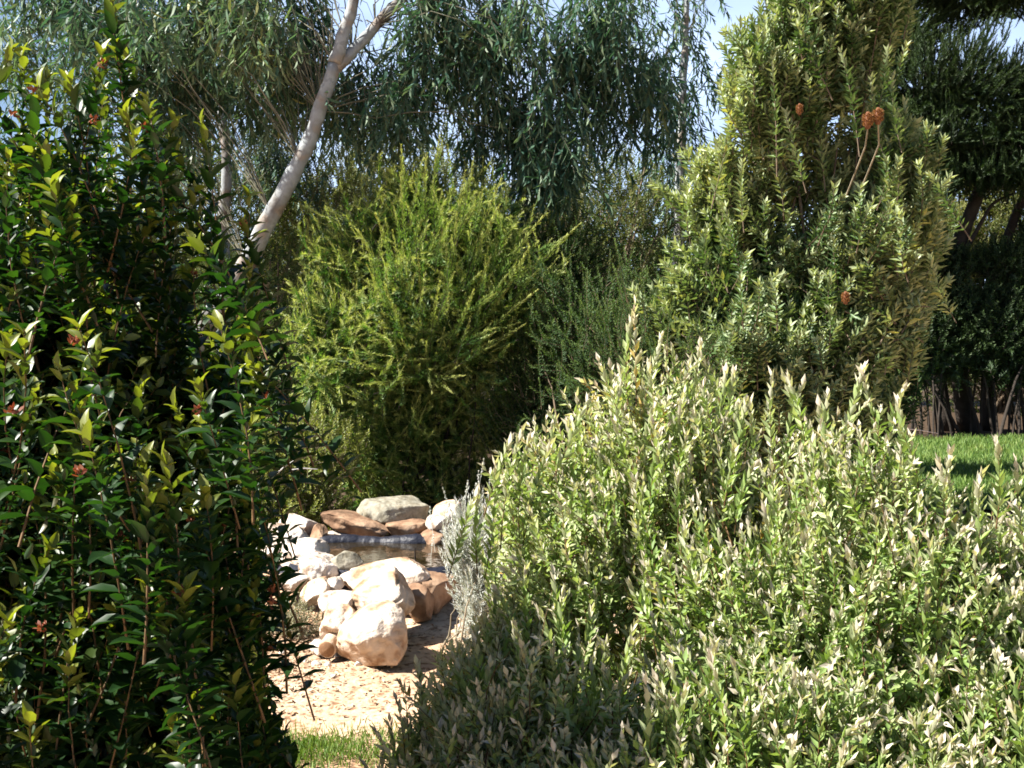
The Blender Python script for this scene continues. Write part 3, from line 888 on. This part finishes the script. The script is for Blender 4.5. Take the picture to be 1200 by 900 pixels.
def euc_tree(name, label, trunks, blobs, mat, bark, base, per=16, L=.14, W=.026, group=None, hang=.42, K=11):
    base = np.array(base, float)
    root = empty(name, base, label, 'tree', group)
    g = Geo()
    allp = []
    for pts, r in trunks:
        trunk_geo(g, pts, r, 16, .005)
        allp.append(np.asarray(pts)[1:])
    g.build('trunk', bark, root, smooth=True, origin=base)
    allp = np.concatenate(allp)
    gl, gb = Geo(), Geo()
    for (c, rad, nn) in blobs:
        c = np.array(c)
        nn = max(3, int(nn * .72))
        ctr = c + rand_unit(nn) * (rng.random((nn, 1)) ** .45) * np.array(rad)
        # branch from the nearest trunk point to each clump
        dist = np.linalg.norm(allp[None] - ctr[:, None] + np.array([0, 0, .5]), axis=-1)
        src = allp[dist.argmin(1)]
        midp = src * .6 + ctr * .4 + np.array([0, 0, .75]) + rng.normal(0, .28, (nn, 3))
        s = np.linspace(0, 1, 8)
        wv = np.sin(s * np.pi)[None, :, None] * np.sin(s[None, :, None] * 11 + rng.uniform(0, 6.28, (nn, 1, 3))) * .05
        tubes(gb, bezier(src, midp, ctr, s) + wv, (.006 * (1 - .85 * s))[None] * rng.uniform(.6, 1.3, (nn, 1)), 4)
        S = nn * per
        cc = np.repeat(ctr, per, 0)
        hl = hang * rng.uniform(.5, 1.3, (S, 1))
        sprd = rng.normal(0, 1, (S, 3)) * np.array([.17, .17, .10])
        tip = cc + sprd + np.array([0, 0, -1.]) * hl
        d = np.array([0, 0, -1.]) + sprd * 1.6 + rng.normal(0, .15, (S, 3))
        shoots(gl, gb, tip, d, hang, K, 1, T_SICKLE, L, W, ang=(40, 12), stem_r=.0022, bend=.12, s0=.0, tipshrink=.3, jitter=.3)
    gl.build('foliage', mat, root, origin=base)
    gb.build('branch', M_EUCBR, root, smooth=True, origin=base)
    return root


def B(px, py, Y, rx, ry, rz, n_):
    return (P(px, py, Y), (rx, ry, rz), n_)


t0 = P(190, 480, 8.6)
t0[2] = 0.0
t0[0] = P(120, 400, 8.6)[0]
E1 = [t0, P(210, 430, 8.5), P(290, 310, 8.3), P(318, 250, 8.2), P(352, 190, 8.2), P(375, 130, 8.2), P(392, 75, 8.2)]
E1a = [P(392, 75, 8.2), P(403, 40, 8.2), P(415, 0, 8.2), P(430, -80, 8.2), P(425, -200, 8.4)]
E1b = [P(392, 80, 8.2), P(412, 62, 8.3), P(440, 30, 8.4), P(475, -5, 8.5), P(530, -90, 8.7), P(600, -200, 8.9)]
euc_tree('eucalyptus', 'leaning eucalyptus with smooth white forked trunk and drooping blue green leaves',
         [(E1, [.10, .09, .078, .07, .062, .056, .052]), (E1a, [.058, .05, .042, .035, .02]), (E1b, [.052, .045, .04, .035, .015])],
         [B(230, 20, 8.6, 1.0, .8, .35, 26), B(330, 60, 9.0, .8, .7, .45, 20), B(220, 100, 9.4, .7, .7, .45, 14), B(420, 110, 8.8, .5, .6, .5, 10),
          B(90, 0, 9.0, .8, .8, .25, 16), B(140, 60, 9.3, .8, .7, .4, 14), B(20, 40, 9.6, .6, .6, .4, 8), B(560, 20, 8.8, .9, .8, .5, 30), B(620, 110, 8.8, .55, .5, .55, 20), B(500, 100, 9.2, .6, .6, .5, 12),
          B(700, 40, 9.0, .7, .7, .5, 22), B(640, 170, 8.7, .3, .3, .35, 7), B(760, 90, 9.4, .5, .6, .5, 12), B(330, -90, 8.8, 1.6, 1.0, .5, 18), B(620, -110, 9.0, 1.5, 1.0, .5, 18)],
         M_EUC, M_BARKWHITE, t0, per=24)
t2 = P(262, 520, 11.5); t2[2] = 0
euc_tree('eucalyptus', 'slender crooked white trunked gum standing behind the glossy shrub',
         [([t2, P(262, 330, 11.5), P(262, 245, 11.5), P(267, 200, 11.4), P(262, 150, 11.5), P(255, 100, 11.5), P(262, 60, 11.5)], [.085, .075, .065, .055, .05, .04, .03]),
          ([P(256, 95, 11.5), P(268, 75, 11.5), P(280, 45, 11.4)], [.03, .025, .015])],
         [B(250, 60, 11.8, .7, .7, .5, 14), B(330, 200, 12.0, .6, .6, .6, 9), B(190, 160, 12.0, .6, .6, .6, 9), B(300, 130, 12.2, .7, .6, .6, 12)], M_EUC, M_BARKWHITE, t2, per=16, L=.13)
t3 = P(793, 520, 11.5); t3[2] = 0
euc_tree('eucalyptus', 'young gum with a thin straight pale trunk beside the banksia',
         [([t3, P(793, 330, 11.5), P(797, 200, 11.5), P(800, 120, 11.5), P(803, 40, 11.5), P(808, -40, 11.5)], [.07, .06, .052, .045, .035, .02])],
         [B(800, 60, 11.6, .5, .5, .7, 12), B(815, 150, 11.6, .35, .4, .6, 7), B(780, 200, 11.8, .4, .4, .5, 5), B(770, -30, 11.8, .9, .8, .5, 12)], M_EUC, M_BARKWHITE, t3, per=12, L=.12)

# --- dark conifer-like tree far right with leaning dark limbs, behind the lawn
t4 = P(1135, 500, 18.0); t4[2] = 0
root = empty('conifer_tree', t4, 'big dark feathery needled tree casting deep shade at the edge of the lawn', 'tree')
g = Geo()
for pts, r in (([t4, P(1110, 330, 17.9), P(1140, 240, 17.8), P(1190, 120, 17.8), P(1240, -60, 17.9)], [.16, .13, .11, .08, .03]),
               ([t4 + [-.3, .2, 0], P(1085, 330, 18.1), P(1092, 230, 18.1), P(1085, 100, 18.1)], [.12, .09, .07, .04]),
               ([t4 + [.5, .3, 0], P(1155, 350, 18.3), P(1190, 250, 18.3), P(1260, 120, 18.3)], [.12, .10, .08, .04]),
               ([P(1110, 330, 17.9), P(1130, 300, 17.7), P(1160, 240, 17.6), P(1190, 225, 17.6)], [.05, .04, .03, .02]),
               ([P(1095, 300, 18.1), P(1075, 250, 18.0), P(1060, 210, 17.8)], [.07, .05, .02])):
    trunk_geo(g, pts, r, 10)
g.build('trunk', M_BARKDARK, root, smooth=True, origin=t4)
gl, gs = Geo(), Geo()
K_ = 1.42
p_, o_ = shell([E(1110, 110, 18, 1.5 * K_, 1.6, 1.0 * K_), E(1030, 60, 18.6, 1.1 * K_, 1.4, .9 * K_), E(1230, 120, 18, 1.6 * K_, 1.7, .95 * K_), E(1160, -30, 18.4, 1.8 * K_, 2.0, 1.0 * K_),
                E(1330, -20, 18.4, 1.6 * K_, 1.9, 1.6 * K_), E(1060, 220, 18.6, .8 * K_, 1.1, .7 * K_), E(1180, 170, 18, 1.3 * K_, 1.7, .5 * K_), E(1235, 290, 18.3, .7 * K_, 1.2, .8 * K_), E(1080, 165, 17.6, 1.0 * K_, 1.3, .6 * K_), E(1065, 240, 17.2, .6 * K_, 1.0, .8 * K_), E(1160, 200, 17.4, 1.2 * K_, 1.0, .3 * K_)],
               11000, .3, .5, .2, .5, gap=(1.8, .15))
shoots(gl, gs, p_, o_ * .8 + np.array([0, 0, .25]) + rand_unit(len(p_)) * .3, .65, 30, 3, T_NEEDLE, .09, .022, ang=(45, 25), stem_r=.005, bend=.15)
gl.build('crown', M_CONIF, root, origin=t4)
gs.build('branch', M_BARKDARK, root, smooth=True, origin=t4)

# --- far shrubs and trees closing the view
far = [
    # name, label, px, Y, ells, n, mat, leafL, leafW
    ('screen_shrub', 'sunlit yellow green shrub seen beneath the leaning white trunk', (380, 12.5), [E(375, 290, 12.5, .95, .8, 1.3), E(420, 240, 12.8, .8, .8, 1.2), E(330, 350, 12.3, .8, .7, 1.2)], 1500, M_OLIVE, .06, .02),
    ('screen_shrub', 'olive shrub with bare reddish twigs behind the feathery shrub', (690, 11), [E(690, 260, 11.0, 1.0, .8, 1.1), E(750, 270, 11.3, .8, .8, 1.0), E(640, 330, 11.2, .9, .8, 1.2)], 1300, M_OLIVE, .055, .018),
    ('screen_shrub', 'grey green shrub in shade just beyond the glossy shrub', (320, 9.4), [E(330, 420, 9.0, .65, .7, .95), E(285, 370, 9.2, .8, .7, 1.1)], 1800, M_GREYFINE, .035, .01),
    ('screen_tree', 'loose tree with small yellow green leaves behind the slender gum', (240, 15), [E(240, 240, 15, 1.9, 1.3, 1.7), E(330, 260, 15.5, 1.4, 1.2, 1.5), E(150, 300, 15, 1.8, 1.3, 2.0)], 2000, M_OLIVE, .09, .026),
    ('screen_tree', 'sunlit olive tree far behind the dark tree limbs', (1170, 23), [E(1165, 260, 23, 2.2, 1.5, 2.2), E(1260, 240, 22, 2.4, 1.5, 2.6), E(1100, 220, 23, 1.6, 1.3, 1.8), E(1090, 290, 22, 1.6, 1.5, 1.4)], 4500, M_OLIVE, .11, .035),
    ('screen_tree', 'broad dark leaved tree filling the gap behind the banksia', (930, 12.2), [E(880, 360, 12.2, 1.3, .8, 1.3), E(990, 330, 12.2, 1.0, .8, 1.5), E(1020, 430, 12.2, .8, .7, .8)], 1800, M_GREYFINE, .08, .026),
    ('screen_tree', 'grey green tree behind the young gum with a pale trunk', (760, 16), [E(760, 310, 16, 2.0, 1.4, 1.9), E(680, 290, 17, 2.0, 1.4, 2.2)], 1700, M_GREYFINE, .09, .03),
    ('screen_tree', 'dense olive tree behind the top of the feathery shrub', (540, 18), [E(540, 260, 18, 2.6, 1.6, 2.6), E(440, 290, 18, 2.2, 1.6, 2.4)], 2000, M_OLIVE, .10, .032),
    ('screen_tree', 'far dark tree glimpsed behind the glossy shrub', (60, 18), [E(60, 300, 18, 3.2, 1.8, 2.6), E(-90, 260, 18, 2.5, 1.8, 2.8)], 1800, M_GREYFINE, .10, .034),
]
for nm, lab, (px, Yd), ells, n_, mat, L_, W_ in far:
    plant(nm, lab, 'shrub' if 'shrub' in nm else 'tree', tuple(P(px, 500, Yd)[:2]), ells + [((e[0][0], e[0][1], e[0][2] * .45), (e[1][0] * 1.05, e[1][1], e[0][2] * .5)) for e in ells[:2]],
          n_, (.6, .5, .45), dict(length=L_ * 6, K=16, M=2, tpl=T_FOLD, L=L_, W=W_, ang=(62, 35), stem_r=L_ * .05, bend=.15),
          mat, M_STEM, nlimb=26, limb_r=.04, rin=.3, lump=.16, parts=('crown', 'trunk'), spread=.15, gap=(2.2, .1), group='trees and shrubs screening the back of the garden')

# --- dark multi stemmed hedge shrubs behind the lawn
for px, lab in ((1090, 'dark twiggy multi stemmed shrub behind the lawn near the banksia'), (1185, 'dark twiggy shrub behind the lawn under the olive tree'), (1265, 'dark twiggy shrub behind the far end of the lawn')):
    b_ = P(px, 510, 17.2)[:2]
    plant('twiggy_shrub', lab, 'shrub', tuple(b_), [E(px, 400, 17.3, 1.0, .6, .75), E(px + 10, 355, 17.4, 1.1, .6, .65), E(px - 20, 385, 17.2, .9, .6, .8), E(px, 300, 17.6, 1.0, .6, .45)], 1900, (.6, .5, .4),
          dict(length=.5, K=14, M=2, tpl=T_FOLD, L=.09, W=.035, ang=(62, 35), stem_r=.004, bend=.15),
          M_CONIF, M_BARKDARK, nlimb=16, limb_r=.03, rin=.2, zmin=.12, group='twiggy shrubs behind the lawn', spread=.35)

# far backdrop of hedge trees so no bare horizon shows
hl = ['left most', 'second', 'third', 'fourth', 'fifth', 'sixth', 'seventh']
for k, px in enumerate((-60, 160, 380, 600, 800, 1000, 1400)):
    nm = ['behind the glossy shrub', 'behind the slender gum', 'behind the leaning gum', 'behind the feathery shrub', 'behind the young gum', 'behind the banksia', 'beyond the right end of the lawn'][k]
    plant('boundary_tree', 'far boundary tree of mixed olive green ' + nm, 'tree', tuple(P(px, 450, 26)[:2]),
          [E(px, 330, 26, 3.4, 1.8, 2.3), E(px + 60, 390, 26, 3.2, 1.5, 1.7), E(px - 50, 400, 26, 3.2, 1.5, 1.7)], 1500, (.6, .4, .5),
          dict(length=1.0, K=14, M=2, tpl=T_FOLD, L=.17, W=.07, ang=(62, 35), stem_r=.01, bend=.15), M_OLIVE if k % 2 else M_GREYFINE, M_STEM, nlimb=12, limb_r=.08, rin=.25, zmin=.1,
          parts=('crown', 'trunk'), group='far boundary trees', stems_on=False)

# pale twig by the lawn
g = Geo()
a, b = P(1058, 502, 7.0), P(1099, 508, 7.1)
tubes(g, np.array([[a - a, (b - a) / 2 + [0, 0, .004], b - a]]), np.array([[.004, .0035, .002]]), 5)
o = g.build('bare_twig', M_TWIGWHITE); o.location = a
tag(o, 'thin bleached bare twig sticking out sideways from the banksia near the lawn', 'twig')
# dry bleached twigs in front of the small shrub
for k, (x0, y0, x1, y1, lab) in enumerate(((318, 560, 352, 535, 'pale dry twig rising out of the small yellow green shrub'), (340, 551, 372, 550, 'pale dry twig lying level across the small yellow green shrub'))):
    g = Geo()
    a, b = P(x0, y0, 7.05), P(x1, y1, 7.1)
    tubes(g, np.array([[a - a, (b - a) / 2 + [0, 0, .01], b - a]]), np.array([[.006, .005, .003]]), 5)
    o = g.build('dry_twig', M_TWIGWHITE); o.location = a
    tag(o, lab, 'twig')
print('tris', sum(len(o.data.polygons) for o in bpy.data.objects if o.type == 'MESH'))
